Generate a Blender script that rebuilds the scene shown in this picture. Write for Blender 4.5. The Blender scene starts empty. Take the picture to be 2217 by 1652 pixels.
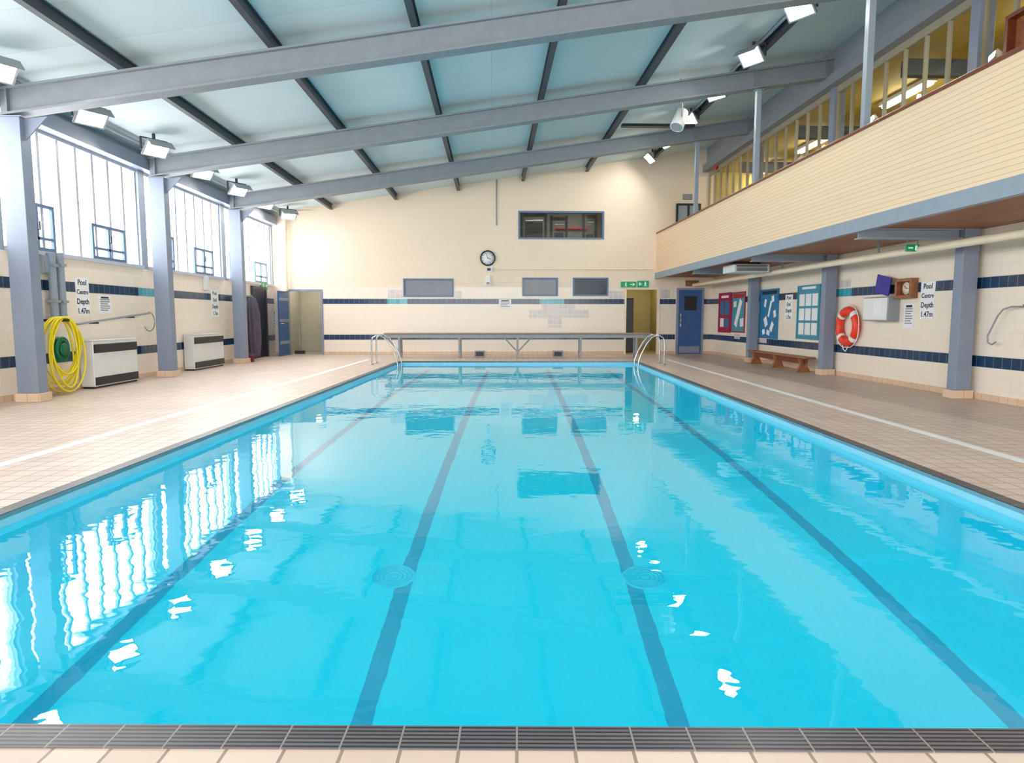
import bpy, math, random
from mathutils import Matrix, Vector, Euler
random.seed(3)
S = bpy.context.scene
C = S.collection
pi = math.pi
# ------------------------------------------------------------------ camera
FPX = 1420.0
O = Vector((0, 0, 1.15))
ROT = Euler((pi/2 - math.radians(5.63), 0, -math.radians(1.73))).to_matrix()
cd = bpy.data.cameras.new('camera')
cd.sensor_width = 36
cd.lens = 36*FPX/2217
cam = bpy.data.objects.new('camera', cd)
cam.location = O
cam.rotation_euler = (pi/2 - math.radians(5.63), 0, -math.radians(1.73))
C.objects.link(cam)
S.camera = cam
S.view_settings.view_transform = 'Standard'

def hit(px, py, axis, val):
    d = ROT @ Vector(((px-1108.5)/FPX, (826-py)/FPX, -1))
    return O + d*((val-O[axis])/d[axis])

# ------------------------------------------------------------------ dimensions
XL, XR, YF, YN = -6.6, 6.8, 20.2, -4.5  # near end left open so sky light fills the hall from behind
XB = 5.02                     # balcony front
FR = [9.0, 12.75, 16.5]       # portal frames
AL = math.radians(2.18)       # the pool lies slightly askew to the hall
def P(u, w, z=0):
    return Vector((.079 + u*math.cos(AL) + w*math.sin(AL), 1.74 - u*math.sin(AL) + w*math.cos(AL), z))
PW, PL = 3.02, 15.2
def zc(x): return 4.31 + .15*(x+6.15)

# ------------------------------------------------------------------ materials
def L(r, g, b):
    f = lambda c: ((c/255+.055)/1.055)**2.4 if c > 10 else c/255/12.92
    return (f(r), f(g), f(b))
def base(name):
    m = bpy.data.materials.new(name); m.use_nodes = True
    nt = m.node_tree
    return m, nt, nt.nodes['Principled BSDF']
def plain(name, col, rough=.5, metal=0, var=.05, scale=6, bump=0, emit=None, es=0):
    m, nt, b = base(name)
    tc = nt.nodes.new('ShaderNodeTexCoord')
    nz = nt.nodes.new('ShaderNodeTexNoise'); nz.inputs['Scale'].default_value = scale; nz.inputs['Detail'].default_value = 4
    cr = nt.nodes.new('ShaderNodeValToRGB')
    cr.color_ramp.elements[0].position = .3; cr.color_ramp.elements[1].position = .7
    cr.color_ramp.elements[0].color = tuple(c*(1-var) for c in col)+(1,)
    cr.color_ramp.elements[1].color = tuple(min(1, c*(1+var)) for c in col)+(1,)
    nt.links.new(tc.outputs['Object'], nz.inputs['Vector'])
    nt.links.new(nz.outputs['Fac'], cr.inputs['Fac'])
    nt.links.new(cr.outputs['Color'], b.inputs['Base Color'])
    b.inputs['Roughness'].default_value = rough
    b.inputs['Metallic'].default_value = metal
    if bump:
        bp = nt.nodes.new('ShaderNodeBump'); bp.inputs['Strength'].default_value = bump; bp.inputs['Distance'].default_value = .01
        nt.links.new(nz.outputs['Fac'], bp.inputs['Height']); nt.links.new(bp.outputs['Normal'], b.inputs['Normal'])
    if emit:
        b.inputs['Emission Color'].default_value = tuple(emit)+(1,)
        b.inputs['Emission Strength'].default_value = es
    return m
def tiles(name, c1, c2, grout, tw, th, axes, mortar=.004, offset=0, rough=.25, bump=.25, rot=0, shift=(0, 0), emit=0, blotch=0, joint=None):
    m, nt, b = base(name)
    tc = nt.nodes.new('ShaderNodeTexCoord')
    mp = nt.nodes.new('ShaderNodeMapping'); mp.inputs['Rotation'].default_value = (0, 0, rot)
    nt.links.new(tc.outputs['Object'], mp.inputs['Vector'])
    sp = nt.nodes.new('ShaderNodeSeparateXYZ'); nt.links.new(mp.outputs['Vector'], sp.inputs[0])
    cb = nt.nodes.new('ShaderNodeCombineXYZ')
    for k in (0, 1):
        ad = nt.nodes.new('ShaderNodeMath'); ad.operation = 'ADD'; ad.inputs[1].default_value = shift[k]+60*(tw, th)[k]
        nt.links.new(sp.outputs['xyz'.index(axes[k])], ad.inputs[0]); nt.links.new(ad.outputs[0], cb.inputs[k])
    def brick(tw, th, mortar, c1, c2, grout):
        br = nt.nodes.new('ShaderNodeTexBrick')
        br.offset = offset; br.squash = 1
        br.inputs['Scale'].default_value = 1
        br.inputs['Brick Width'].default_value = tw; br.inputs['Row Height'].default_value = th
        br.inputs['Mortar Size'].default_value = mortar; br.inputs['Mortar Smooth'].default_value = .1; br.inputs['Bias'].default_value = 0
        br.inputs['Color1'].default_value = c1+(1,); br.inputs['Color2'].default_value = c2+(1,); br.inputs['Mortar'].default_value = grout+(1,)
        nt.links.new(cb.outputs[0], br.inputs['Vector'])
        return br
    br = brick(tw, th, mortar, c1, c2, grout)
    out = br.outputs['Color']
    if joint:                                   # wider, paler joints over the ribs: (width, height, mortar, colour)
        j = brick(joint[0], joint[1], joint[2], (0, 0, 0), (0, 0, 0), (1, 1, 1))
        mx = nt.nodes.new('ShaderNodeMixRGB'); nt.links.new(j.outputs['Fac'], mx.inputs[0])
        nt.links.new(out, mx.inputs[1]); mx.inputs[2].default_value = joint[3]+(1,); out = mx.outputs[0]
    if blotch:
        nz = nt.nodes.new('ShaderNodeTexNoise'); nz.inputs['Scale'].default_value = .9; nz.inputs['Detail'].default_value = 5
        nt.links.new(tc.outputs['Object'], nz.inputs['Vector'])
        cr = nt.nodes.new('ShaderNodeValToRGB')
        cr.color_ramp.elements[0].position = .35; cr.color_ramp.elements[1].position = .65
        v = 1-blotch
        cr.color_ramp.elements[0].color = (v, v, v, 1); cr.color_ramp.elements[1].color = (1, 1, 1, 1)
        nt.links.new(nz.outputs['Fac'], cr.inputs['Fac'])
        mx = nt.nodes.new('ShaderNodeMixRGB'); mx.blend_type = 'MULTIPLY'; mx.inputs[0].default_value = 1
        nt.links.new(out, mx.inputs[1]); nt.links.new(cr.outputs[0], mx.inputs[2]); out = mx.outputs[0]
    nt.links.new(out, b.inputs['Base Color'])
    b.inputs['Roughness'].default_value = rough
    if bump:
        bp = nt.nodes.new('ShaderNodeBump'); bp.invert = True
        bp.inputs['Strength'].default_value = bump; bp.inputs['Distance'].default_value = .004
        nt.links.new(br.outputs['Fac'], bp.inputs['Height']); nt.links.new(bp.outputs['Normal'], b.inputs['Normal'])
    if emit:
        nt.links.new(out, b.inputs['Emission Color']); b.inputs['Emission Strength'].default_value = emit
    return m
def pane_mat(name, tint, refl, floor_):
    m = bpy.data.materials.new(name); m.use_nodes = True; nt = m.node_tree
    nt.nodes.remove(nt.nodes['Principled BSDF'])
    t = nt.nodes.new('ShaderNodeBsdfTransparent'); t.inputs[0].default_value = tint+(1,)
    g = nt.nodes.new('ShaderNodeBsdfGlossy'); g.inputs['Roughness'].default_value = .02
    lw = nt.nodes.new('ShaderNodeLayerWeight'); lw.inputs[0].default_value = .5
    pw = nt.nodes.new('ShaderNodeMath'); pw.operation = 'POWER'; pw.inputs[1].default_value = 4
    ml = nt.nodes.new('ShaderNodeMath'); ml.operation = 'MULTIPLY_ADD'; ml.inputs[1].default_value = refl; ml.inputs[2].default_value = floor_
    nt.links.new(lw.outputs['Facing'], pw.inputs[0]); nt.links.new(pw.outputs[0], ml.inputs[0])
    mx = nt.nodes.new('ShaderNodeMixShader')
    nt.links.new(ml.outputs[0], mx.inputs[0]); nt.links.new(t.outputs[0], mx.inputs[1]); nt.links.new(g.outputs[0], mx.inputs[2])
    nt.links.new(mx.outputs[0], nt.nodes['Material Output'].inputs[0])
    return m

CREAM1, CREAM2 = (.90, .80, .68), (.88, .78, .66)
M = {}
for ax in ('xz', 'yz'):
    M['tile_'+ax] = tiles('cream_tile_'+ax, CREAM1, CREAM2, (.80, .70, .58), .155, .155, ax, .003, bump=.15)
    M['navy_'+ax] = tiles('navy_tile_'+ax, L(20, 46, 82), L(28, 60, 96), L(110, 130, 140), .155, .155, ax, .004, rough=.15, shift=(0, .01))
    M['turq_'+ax] = tiles('turquoise_tile_'+ax, L(40, 150, 168), L(70, 178, 190), L(180, 205, 205), .155, .155, ax, .004, rough=.15, shift=(0, .01))
    M['grey_'+ax] = tiles('lilac_tile_'+ax, L(212, 204, 203), L(200, 193, 195), L(236, 226, 212), .155, .155, ax, .006, rough=.2, shift=(0, .01))
    M['block_'+ax] = tiles('painted_block_'+ax, (.88, .735, .58), (.87, .725, .57), (.83, .68, .525), .44, .22, ax, .004, offset=.5, rough=.6, bump=.25)
M['deck'] = tiles('deck_tile', L(224, 203, 187), L(213, 190, 174), L(158, 136, 123), .155, .155, 'xy', .005, rough=.38, bump=.4, rot=AL, blotch=.08)
JC = L(140, 134, 132)
M['coping_end'] = tiles('coping_ribbed_end', L(106, 101, 104), L(94, 89, 94), L(42, 41, 46), .158, .0165, 'xy', .0038, rough=.35, bump=1, rot=AL, joint=(.158, 50, .003, JC))
M['coping_side'] = tiles('coping_ribbed_side', L(106, 101, 104), L(94, 89, 94), L(42, 41, 46), .0165, .158, 'xy', .0038, rough=.35, bump=1, rot=AL, joint=(50, .158, .003, JC))
M['cove'] = tiles('skirting_tile', L(226, 196, 168), L(218, 186, 158), L(184, 156, 136), .155, .2, 'yz', .004)
M['cove_x'] = tiles('skirting_tile_x', L(226, 196, 168), L(218, 186, 158), L(184, 156, 136), .155, .2, 'xz', .004)
M['ceil'] = tiles('roof_sheet', L(208, 222, 225), L(202, 217, 221), L(182, 202, 207), 30, .95, 'xy', .005, rough=.9, bump=.12, blotch=.04)
M['clad'] = tiles('cream_boards', L(246, 216, 180), L(242, 211, 174), L(216, 174, 130), 40, .062, 'yz', .0034, rough=.45, bump=.3)
M['steel'] = plain('blue_grey_steel', L(132, 143, 162), .45)
M['beam'] = plain('grey_beam_paint', L(132, 139, 146), .5)
M['steel_dark'] = plain('dark_steel', L(62, 68, 76), .5)
M['steel_light'] = plain('pale_blue_steel', L(144, 156, 168), .45)
M['frame_blue'] = plain('window_frame_blue', L(96, 120, 152), .4)
M['mullion'] = plain('mullion_grey', L(190, 194, 206), .4)
M['mullion_warm'] = plain('mullion_warm_grey', L(156, 150, 130), .4)
M['door_blue'] = plain('door_blue', L(52, 90, 148), .4)
M['chrome'] = plain('brushed_chrome', (.50, .52, .55), .25, 1)
M['white'] = plain('white_plastic', (.82, .82, .80), .4, var=.02)
M['paper'] = plain('white_paper', (.86, .87, .88), .6, var=.02)
M['offwhite'] = plain('cream_paint', L(240, 226, 200), .5)
M['grey'] = plain('light_grey', L(224, 226, 226), .4)
M['midgrey'] = plain('mid_grey', L(146, 150, 156), .45)
M['black'] = plain('black', (.012, .012, .016), .4)
M['ink'] = plain('navy_ink', L(28, 32, 60), .6)
M['wood'] = plain('varnished_wood', L(152, 98, 60), .35, var=.25, scale=14)
M['wood_dark'] = plain('dark_wood', L(118, 58, 34), .35, var=.2, scale=14)
M['soffit'] = tiles('soffit_boards', L(164, 104, 66), L(148, 92, 56), L(96, 56, 34), 3.6, .6, 'yx', .008, rough=.5)
M['slab'] = plain('bench_slab', L(146, 130, 118), .5, var=.15)
M['yellow'] = plain('yellow_hose', L(236, 216, 26), .35)
M['green'] = plain('green_reel', L(0, 112, 82), .4)
M['signgreen'] = plain('exit_green', L(0, 148, 92), .4, emit=L(0, 148, 92), es=.15)
M['signwhite'] = plain('exit_white', (.9, .95, .92), .4, emit=(.9, 1, .95), es=.2)
M['orange'] = plain('lifebuoy_orange', L(236, 58, 26), .4)
M['red'] = plain('red_paint', L(180, 28, 32), .4)
M['maroon'] = plain('maroon_plastic', L(120, 40, 50), .5)
M['magenta'] = plain('magenta_board', L(164, 28, 70), .6)
M['teal'] = plain('teal_board', L(64, 146, 168), .6)
M['bluebd'] = plain('blue_board', L(36, 118, 166), .6)
M['purple'] = plain('purple_folder', L(54, 44, 150), .4)
M['line'] = plain('white_line_tile', L(244, 246, 248), .4)
M['olive'] = plain('olive_wall', L(182, 160, 74), .7, var=.12, scale=1.5)
M['corr'] = plain('corridor_paint', L(184, 180, 162), .6)
M['corr_y'] = plain('corridor_yellow', L(190, 174, 116), .6)
M['glassdark'] = plain('dark_glass', L(66, 80, 98), .08, var=.25, scale=2)
M['cloth'] = plain('dark_cloth', L(84, 76, 92), .8, var=.2)
M['gymwall'] = plain('gym_wall', L(112, 110, 108), .7)
M['lamp'] = plain('lamp_glow', (1, 1, 1), .5, emit=(1, .96, .90), es=95)
M['tubelamp'] = plain('tube_glow', (1, 1, 1), .5, emit=(1, .98, .85), es=55)
M['pane'] = pane_mat('clear_pane', (1, 1, 1), .4, .02)
M['pane2'] = pane_mat('balcony_pane', (.9, .9, .84), .6, .05)
BC = (.0, .485, .62)  # basin, lane lines and drains glow, standing in for light through the water
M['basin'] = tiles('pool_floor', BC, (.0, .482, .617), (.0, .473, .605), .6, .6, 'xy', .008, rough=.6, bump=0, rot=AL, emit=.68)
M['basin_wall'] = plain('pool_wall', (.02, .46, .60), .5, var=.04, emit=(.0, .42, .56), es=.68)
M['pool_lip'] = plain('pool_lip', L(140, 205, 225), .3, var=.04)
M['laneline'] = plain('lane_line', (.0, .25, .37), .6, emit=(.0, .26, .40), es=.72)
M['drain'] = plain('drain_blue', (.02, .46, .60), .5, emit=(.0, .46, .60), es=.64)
M['drain2'] = plain('drain_grille_blue', (.0, .41, .55), .5, emit=(.0, .41, .55), es=.63)

def water_mat():
    m = bpy.data.materials.new('pool_water'); m.use_nodes = True; nt = m.node_tree
    nt.nodes.remove(nt.nodes['Principled BSDF'])
    g = nt.nodes.new('ShaderNodeBsdfGlass'); g.inputs['IOR'].default_value = 1.4; g.inputs['Roughness'].default_value = 0
    g.inputs['Color'].default_value = (.96, .99, 1, 1)
    tc = nt.nodes.new('ShaderNodeTexCoord')
    mp = nt.nodes.new('ShaderNodeMapping'); mp.inputs['Scale'].default_value = (.85, 1.1, 1)
    nt.links.new(tc.outputs['Object'], mp.inputs['Vector'])
    n1 = nt.nodes.new('ShaderNodeTexNoise'); n1.inputs['Scale'].default_value = 2.1; n1.inputs['Detail'].default_value = 3.2; n1.inputs['Roughness'].default_value = .52
    nt.links.new(mp.outputs[0], n1.inputs['Vector'])
    bp = nt.nodes.new('ShaderNodeBump'); bp.inputs['Strength'].default_value = .36; bp.inputs['Distance'].default_value = .0105
    nt.links.new(n1.outputs['Fac'], bp.inputs['Height'])
    nt.links.new(bp.outputs[0], g.inputs['Normal'])
    nt.links.new(g.outputs[0], nt.nodes['Material Output'].inputs[0])
    return m
M['water'] = water_mat()

# ------------------------------------------------------------------ mesh helpers
PM = {}
class MB:
    def __init__(s): s.v = []; s.f = []; s.mi = []; s.sm = []
    def add(s, vs, fs, T=None, mi=0, smooth=False):
        n = len(s.v)
        s.v += [(T @ Vector(v)) if T else Vector(v) for v in vs]
        for f in fs:
            s.f.append([i+n for i in f]); s.mi.append(mi); s.sm.append(smooth)
        return s
    def box(s, x0, x1, y0, y1, z0, z1, T=None, mi=0):
        vs = [(x0, y0, z0), (x1, y0, z0), (x1, y1, z0), (x0, y1, z0), (x0, y0, z1), (x1, y0, z1), (x1, y1, z1), (x0, y1, z1)]
        return s.add(vs, [(3, 2, 1, 0), (4, 5, 6, 7), (0, 1, 5, 4), (1, 2, 6, 5), (2, 3, 7, 6), (3, 0, 4, 7)], T, mi)
    def hexa(s, lo, hi, T=None, mi=0):          # two quads of four points
        return s.add(list(lo)+list(hi), [(3, 2, 1, 0), (4, 5, 6, 7), (0, 1, 5, 4), (1, 2, 6, 5), (2, 3, 7, 6), (3, 0, 4, 7)], T, mi)
    def tube(s, pts, r, n=8, T=None, closed=False):
        pts = [Vector(p) for p in pts]; m = len(pts); vs = []; prev = None
        for i, p in enumerate(pts):
            if closed: t = pts[(i+1) % m]-pts[i-1]
            else: t = pts[min(i+1, m-1)]-pts[max(i-1, 0)]
            t.normalize()
            if prev is None:
                a = Vector((0, 0, 1)) if abs(t.z) < .9 else Vector((1, 0, 0))
                nrm = t.cross(a).normalized()
            else:
                nrm = (prev - t*prev.dot(t)).normalized()
            prev = nrm; b = t.cross(nrm)
            vs += [p + r*(math.cos(2*pi*k/n)*nrm + math.sin(2*pi*k/n)*b) for k in range(n)]
        fs = []
        for i in range(m if closed else m-1):
            j = (i+1) % m
            fs += [(i*n+k, i*n+(k+1) % n, j*n+(k+1) % n, j*n+k) for k in range(n)]
        s.add(vs, fs, T, 0, True)
        if not closed:
            s.add(vs[:n], [tuple(range(n))[::-1]], T); s.add(vs[-n:], [tuple(range(n))], T)
        return s
    def lathe(s, prof, n=24, T=None, mi=0):     # profile of (r, z)
        vs = []
        for r, z in prof: vs += [(r*math.cos(2*pi*k/n), r*math.sin(2*pi*k/n), z) for k in range(n)]
        fs = []
        for i in range(len(prof)-1):
            fs += [(i*n+k, i*n+(k+1) % n, (i+1)*n+(k+1) % n, (i+1)*n+k) for k in range(n)]
        return s.add(vs, fs, T, mi, True)
    def build(s, name, mats, parent=None, bevel=0):
        me = bpy.data.meshes.new(name)
        me.from_pydata([tuple(v) for v in s.v], [], s.f)
        for m in (mats if isinstance(mats, (list, tuple)) else [mats]): me.materials.append(m)
        me.polygons.foreach_set('material_index', s.mi)
        me.polygons.foreach_set('use_smooth', s.sm)
        if parent is not None and parent.name in PM: me.transform(PM[parent.name].inverted())
        me.update()
        o = bpy.data.objects.new(name, me); C.objects.link(o)
        if parent is not None:
            o.parent = parent
            if parent.name in PM: PM[o.name] = PM[parent.name]
        if bevel:
            b = o.modifiers.new('bevel', 'BEVEL'); b.width = bevel; b.segments = 2; b.limit_method = 'ANGLE'
        return o
def box(*a, **k): return MB().box(*a, **k)
def tag(o, label, cat, group=None, kind=None):
    o['label'] = label; o['category'] = cat
    if group: o['group'] = group
    if kind: o['kind'] = kind
    return o
def thing(name, label, cat, loc, rotz=0, group=None):
    o = bpy.data.objects.new(name, None); C.objects.link(o)
    o.empty_display_size = .1
    o.location = loc; o.rotation_euler = (0, 0, rotz)
    PM[o.name] = Matrix.Translation(Vector(loc)) @ Matrix.Rotation(rotz, 4, 'Z')
    return tag(o, label, cat, group)
def struct(name, mb, mats, parent=None, bevel=0):
    o = mb.build(name, mats, parent, bevel); o['kind'] = 'structure'; return o
def dup(root, loc, rotz, label):
    r = root.copy(); C.objects.link(r); r.location = loc; r.rotation_euler = (0, 0, rotz); r['label'] = label
    for ch in root.children:
        c = ch.copy(); C.objects.link(c); c.parent = r
        for g in ch.children:
            d = g.copy(); C.objects.link(d); d.parent = c
    return r
AX = {'F': ((1, 0, 0), (0, 0, 1), (0, -1, 0)), 'L': ((0, 1, 0), (0, 0, 1), (1, 0, 0)), 'R': ((0, -1, 0), (0, 0, 1), (-1, 0, 0))}
def frame(side, o):                                # local x right, y up, z out of the wall
    x, y, z = AX[side]
    m = Matrix(((x[0], y[0], z[0], o[0]), (x[1], y[1], z[1], o[1]), (x[2], y[2], z[2], o[2]), (0, 0, 0, 1)))
    return m
def wrect(side, x0, x1, y0, y1, off=0.0015):
    ax, val = {'F': (1, YF-off), 'L': (0, XL+off), 'R': (0, XR-off)}[side]
    ym, xm = (y0+y1)/2, (x0+x1)/2
    a, b = hit(x0, ym, ax, val), hit(x1, ym, ax, val)
    zt, zb = hit(xm, y0, ax, val).z, hit(xm, y1, ax, val).z
    c = (a+b)/2; c.z = zb
    return c, (a-b).length, zt-zb
def wthing(name, label, cat, side, rect, group=None, off=0.0015):
    c, w, h = wrect(side, *rect, off=off)
    t = thing(name, label, cat, c, 0, group)
    return t, frame(side, c), w, h
def lettering(txt, size, T, parent, mat, name='lettering'):
    cu = bpy.data.curves.new('t', 'FONT'); cu.body = txt; cu.size = size; cu.align_x = 'CENTER'; cu.align_y = 'CENTER'; cu.extrude = .0012; cu.resolution_u = 3; cu.offset = size*.014
    o = bpy.data.objects.new('t', cu); C.objects.link(o)
    dg = bpy.context.evaluated_depsgraph_get(); dg.update()
    me = bpy.data.meshes.new_from_object(o.evaluated_get(dg))
    bpy.data.objects.remove(o)
    me.transform(T)
    if parent.name in PM: me.transform(PM[parent.name].inverted())
    me.materials.clear(); me.materials.append(mat)
    r = bpy.data.objects.new(name, me); C.objects.link(r); r.parent = parent
    return r
def TT(Tm, x, y, z=0, rot=0): return Tm @ Matrix.Translation((x, y, z)) @ Matrix.Rotation(rot, 4, 'Z')
ORD = ['first', 'second', 'third', 'fourth', 'fifth', 'sixth', 'seventh', 'eighth', 'ninth']

# ------------------------------------------------------------------ floor, pool
K = .1
ow = [Vector((XL-.1, YN, 0)), Vector((XR+.1, YN, 0)), Vector((XR+.1, YF+3, 0)), Vector((XL-.1, YF+3, 0))]
iw = [P(-PW-K, -K), P(PW+K, -K), P(PW+K, PL+K), P(-PW-K, PL+K)]
mb = MB()
for i in range(4):
    j = (i+1) % 4
    mb.add([ow[i], ow[j], iw[j], iw[i]], [(0, 1, 2, 3)])
floor = struct('floor', mb, M['deck'])
for s in (-1, 1):
    mb = MB(); a, b = s*(PW+1.02)-.055, s*(PW+1.02)+.055
    mb.hexa([P(a, -3, .0005), P(b, -3, .0005), P(b, 16, .0005), P(a, 16, .0005)], [P(a, -3, .002), P(b, -3, .002), P(b, 16, .002), P(a, 16, .002)])
    struct('floor_line', mb, M['line'], floor)
def phex(u0, u1, w0, w1, z0, z1):
    return [P(u0, w0, z0), P(u1, w0, z0), P(u1, w1, z0), P(u0, w1, z0)], [P(u0, w0, z1), P(u1, w0, z1), P(u1, w1, z1), P(u0, w1, z1)]
mb = MB(); mb.hexa(*phex(-PW-K, PW+K, -K, 0, -.03, .004)); mb.hexa(*phex(-PW-K, PW+K, PL, PL+K, -.03, .004))
struct('trim_1', mb, M['coping_end'])
mb = MB(); mb.hexa(*phex(-PW-K, -PW, 0, PL, -.03, .004)); mb.hexa(*phex(PW, PW+K, 0, PL, -.03, .004))
struct('trim_2', mb, M['coping_side'])
ZB = -1.52
mb = MB()
cs = [(-PW, 0), (PW, 0), (PW, PL), (-PW, PL)]
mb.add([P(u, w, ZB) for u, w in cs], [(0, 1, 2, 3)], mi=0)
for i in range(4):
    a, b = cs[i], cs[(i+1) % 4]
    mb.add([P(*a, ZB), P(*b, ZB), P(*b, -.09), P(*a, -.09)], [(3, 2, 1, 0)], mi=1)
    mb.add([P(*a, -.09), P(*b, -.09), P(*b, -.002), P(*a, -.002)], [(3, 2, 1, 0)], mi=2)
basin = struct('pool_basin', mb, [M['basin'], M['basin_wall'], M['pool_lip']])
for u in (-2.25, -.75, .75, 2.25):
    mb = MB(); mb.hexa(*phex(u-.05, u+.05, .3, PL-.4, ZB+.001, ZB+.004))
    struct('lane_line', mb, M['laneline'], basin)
mb = MB(); mb.add([P(u, w, -.075) for u, w in cs], [(0, 1, 2, 3)])
tag(mb.build('pool_water', M['water']), 'clear turquoise water filling the swimming pool', 'water', kind='stuff')
for u, w_, side in ((-.84, 2.5, 'left'), (.84, 2.5, 'right')):
    p = P(u, w_, ZB+.006)
    t = thing('drain_grate', 'round pale grate on the pool floor by the %s inner lane line' % side, 'drain', p, 0, 'round drain grates on the pool floor')
    mb = MB(); T = Matrix.Translation(p)
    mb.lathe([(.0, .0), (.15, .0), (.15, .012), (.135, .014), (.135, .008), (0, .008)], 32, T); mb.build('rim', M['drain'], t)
    mb = MB()
    for r in (.03, .06, .09, .115):
        mb.lathe([(r, .009), (r, .014), (r+.01, .014), (r+.01, .009)], 28, T)
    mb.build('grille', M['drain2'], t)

# ------------------------------------------------------------------ far wall
holes = {'lw': (-6.16, -5.19, 0, 1.92), 'rd': (4.13, 5.10, 0, 1.98), 'big': None, 'w1': None, 'w2': None, 'w3': None}
def frect(x0, x1, y0, y1):
    c, w, h = wrect('F', x0, x1, y0, y1, 0)
    return (c.x-w/2, c.x+w/2, c.z, c.z+h)
holes['big'] = frect(1122, 1308, 457, 518)
holes['w1'] = frect(873, 982, 603, 643)
holes['w2'] = frect(1131, 1208, 601, 641)
holes['w3'] = frect(1240, 1317, 601, 641)
xs = sorted({XL, XR+2.8} | {h[0] for h in holes.values()} | {h[1] for h in holes.values()})
zs = sorted({0, 2.05} | {h[2] for h in holes.values()} | {h[3] for h in holes.values()})
mb = MB()
for i in range(len(xs)-1):
    a, b = xs[i], xs[i+1]
    for j in range(len(zs)):
        z0 = zs[j]; last = j == len(zs)-1
        z1 = None if last else zs[j+1]
        cx, cz = (a+b)/2, z0+.005 if last else (z0+z1)/2
        if any(h[0] < cx < h[1] and h[2] < cz < h[3] for h in holes.values()): continue
        ta, tb = (zc(a), zc(b)) if last else (z1, z1)
        mb.add([(a, YF, z0), (b, YF, z0), (b, YF, tb), (a, YF, ta)], [(0, 1, 2, 3)], mi=0 if cz > 2.05 else 1)
wall_far = struct('wall_far', mb, [M['block_xz'], M['tile_xz']])
def band_far(x0, x1, z0, z1, mat, name='tile_band'):
    struct(name, box(x0, x1, YF-.003, YF+.001, z0, z1), M[mat], wall_far)
turq = [frect(838, 882, 648, 659)[:2], frect(1168, 1222, 648, 659)[:2]]
ZU, ZL = (1.54, 1.695), (.455, .61)
segs = [(-5.13, turq[0][0], 'navy_xz'), (*turq[0], 'turq_xz'), (turq[0][1], turq[1][0], 'navy_xz'), (*turq[1], 'turq_xz'), (turq[1][1], 4.07, 'navy_xz'), (5.16, 5.66, 'navy_xz'), (6.52, XR, 'navy_xz')]
for a, b, m in segs: band_far(a, b, *ZU, m)
for a, b in ((-5.13, 4.07), (5.16, 5.66), (6.52, XR)): band_far(a, b, *ZL, 'navy_xz')
for r in ((1145, 1275, 671, 688), (1172, 1245, 659, 671), (1187, 1216, 688, 710), (840, 872, 627, 645), (1318, 1352, 630, 646), (985, 1000, 630, 646), (1432, 1450, 627, 645)):
    a, b, z0, z1 = frect(*r); band_far(a, b, z0, z1, 'grey_xz', 'tile_patch')
mb = MB()
for a, b in ((XL+.02, -6.22), (-5.13, 4.07), (5.16, 5.66), (6.52, XR-.02)): mb.box(a, b, YF-.015, YF, 0, .09)
struct('baseboard_far', mb, M['cove_x'])

def wframe(rect, t, d0=YF-.02, d1=YF+.14):
    x0, x1, z0, z1 = rect; m = MB()
    m.box(x0, x0+t, d0, d1, z0, z1); m.box(x1-t, x1, d0, d1, z0, z1)
    m.box(x0+t, x1-t, d0, d1, z0, z0+t); m.box(x0+t, x1-t, d0, d1, z1-t, z1)
    return m
wn = 1
def next_window():
    global wn
    n = 'window_%d' % wn; wn += 1; return n
for k in ('w1', 'w2', 'w3'):
    r = holes[k]
    w = struct(next_window(), wframe(r, .045), M['frame_blue'])
    struct('pane', box(r[0]+.045, r[1]-.045, YF+.06, YF+.07, r[2]+.045, r[3]-.045), M['glassdark'], w)
r = holes['big']
w = struct(next_window(), wframe(r, .05), M['frame_blue'])
def plane_x(x, y0, y1, z0, z1): return MB().add([(x, y0, z0), (x, y1, z0), (x, y1, z1), (x, y0, z1)], [(0, 1, 2, 3)])
struct('pane', MB().add([(r[0]+.05, YF+.05, r[2]+.05), (r[1]-.05, YF+.05, r[2]+.05), (r[1]-.05, YF+.05, r[3]-.05), (r[0]+.05, YF+.05, r[3]-.05)], [(0, 1, 2, 3)]), M['pane2'], w)
# rooms behind the far wall
def room(nm, x0, x1, y0, y1, z0, z1, mat):
    for part, q in (('wall_%s_back', [(x0, y1, z0), (x1, y1, z0), (x1, y1, z1), (x0, y1, z1)]), ('wall_%s_left', [(x0, y0, z0), (x0, y1, z0), (x0, y1, z1), (x0, y0, z1)]),
                    ('wall_%s_right', [(x1, y1, z0), (x1, y0, z0), (x1, y0, z1), (x1, y1, z1)]), ('ceiling_%s', [(x0, y0, z1), (x0, y1, z1), (x1, y1, z1), (x1, y0, z1)]),
                    ('floor_%s', [(x0, y0, z0+.001), (x1, y0, z0+.001), (x1, y1, z0+.001), (x0, y1, z0+.001)])):
        struct(part % nm, MB().add(q, [(0, 1, 2, 3)]), mat)
room('gym', .3, 4.0, YF+.15, YF+3, 2.9, 4.9, M['gymwall'])
def gym_rack(x, y, wd, label, n):
    t = thing('gym_machine', label, 'gym machine', (x, y, 2.9), 0, 'gym machines behind the high window')
    for xx in (x, x+wd):
        box(xx-.04, xx+.04, y-.04, y+.04, 2.902, 4.45).build('upright', M['black'], t)
    box(x+.04, x+wd-.04, y-.04, y+.04, 4.3, 4.4).build('crossbar', M['black'], t)
    m = MB()
    for k in range(n): m.box(x+.1, x+wd-.1, y-.12, y+.1, 2.91+k*.11, 3.015+k*.11)
    m.build('weight_stack', M['black'], t)
    MB().tube([(x+.1, y-.2, 4.15), (x+wd-.1, y-.2, 4.15)], .025).build('bar', M['chrome'], t)
gym_rack(.95, YF+.9, .75, 'black cable machine at the left behind the high gym window', 11)
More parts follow.
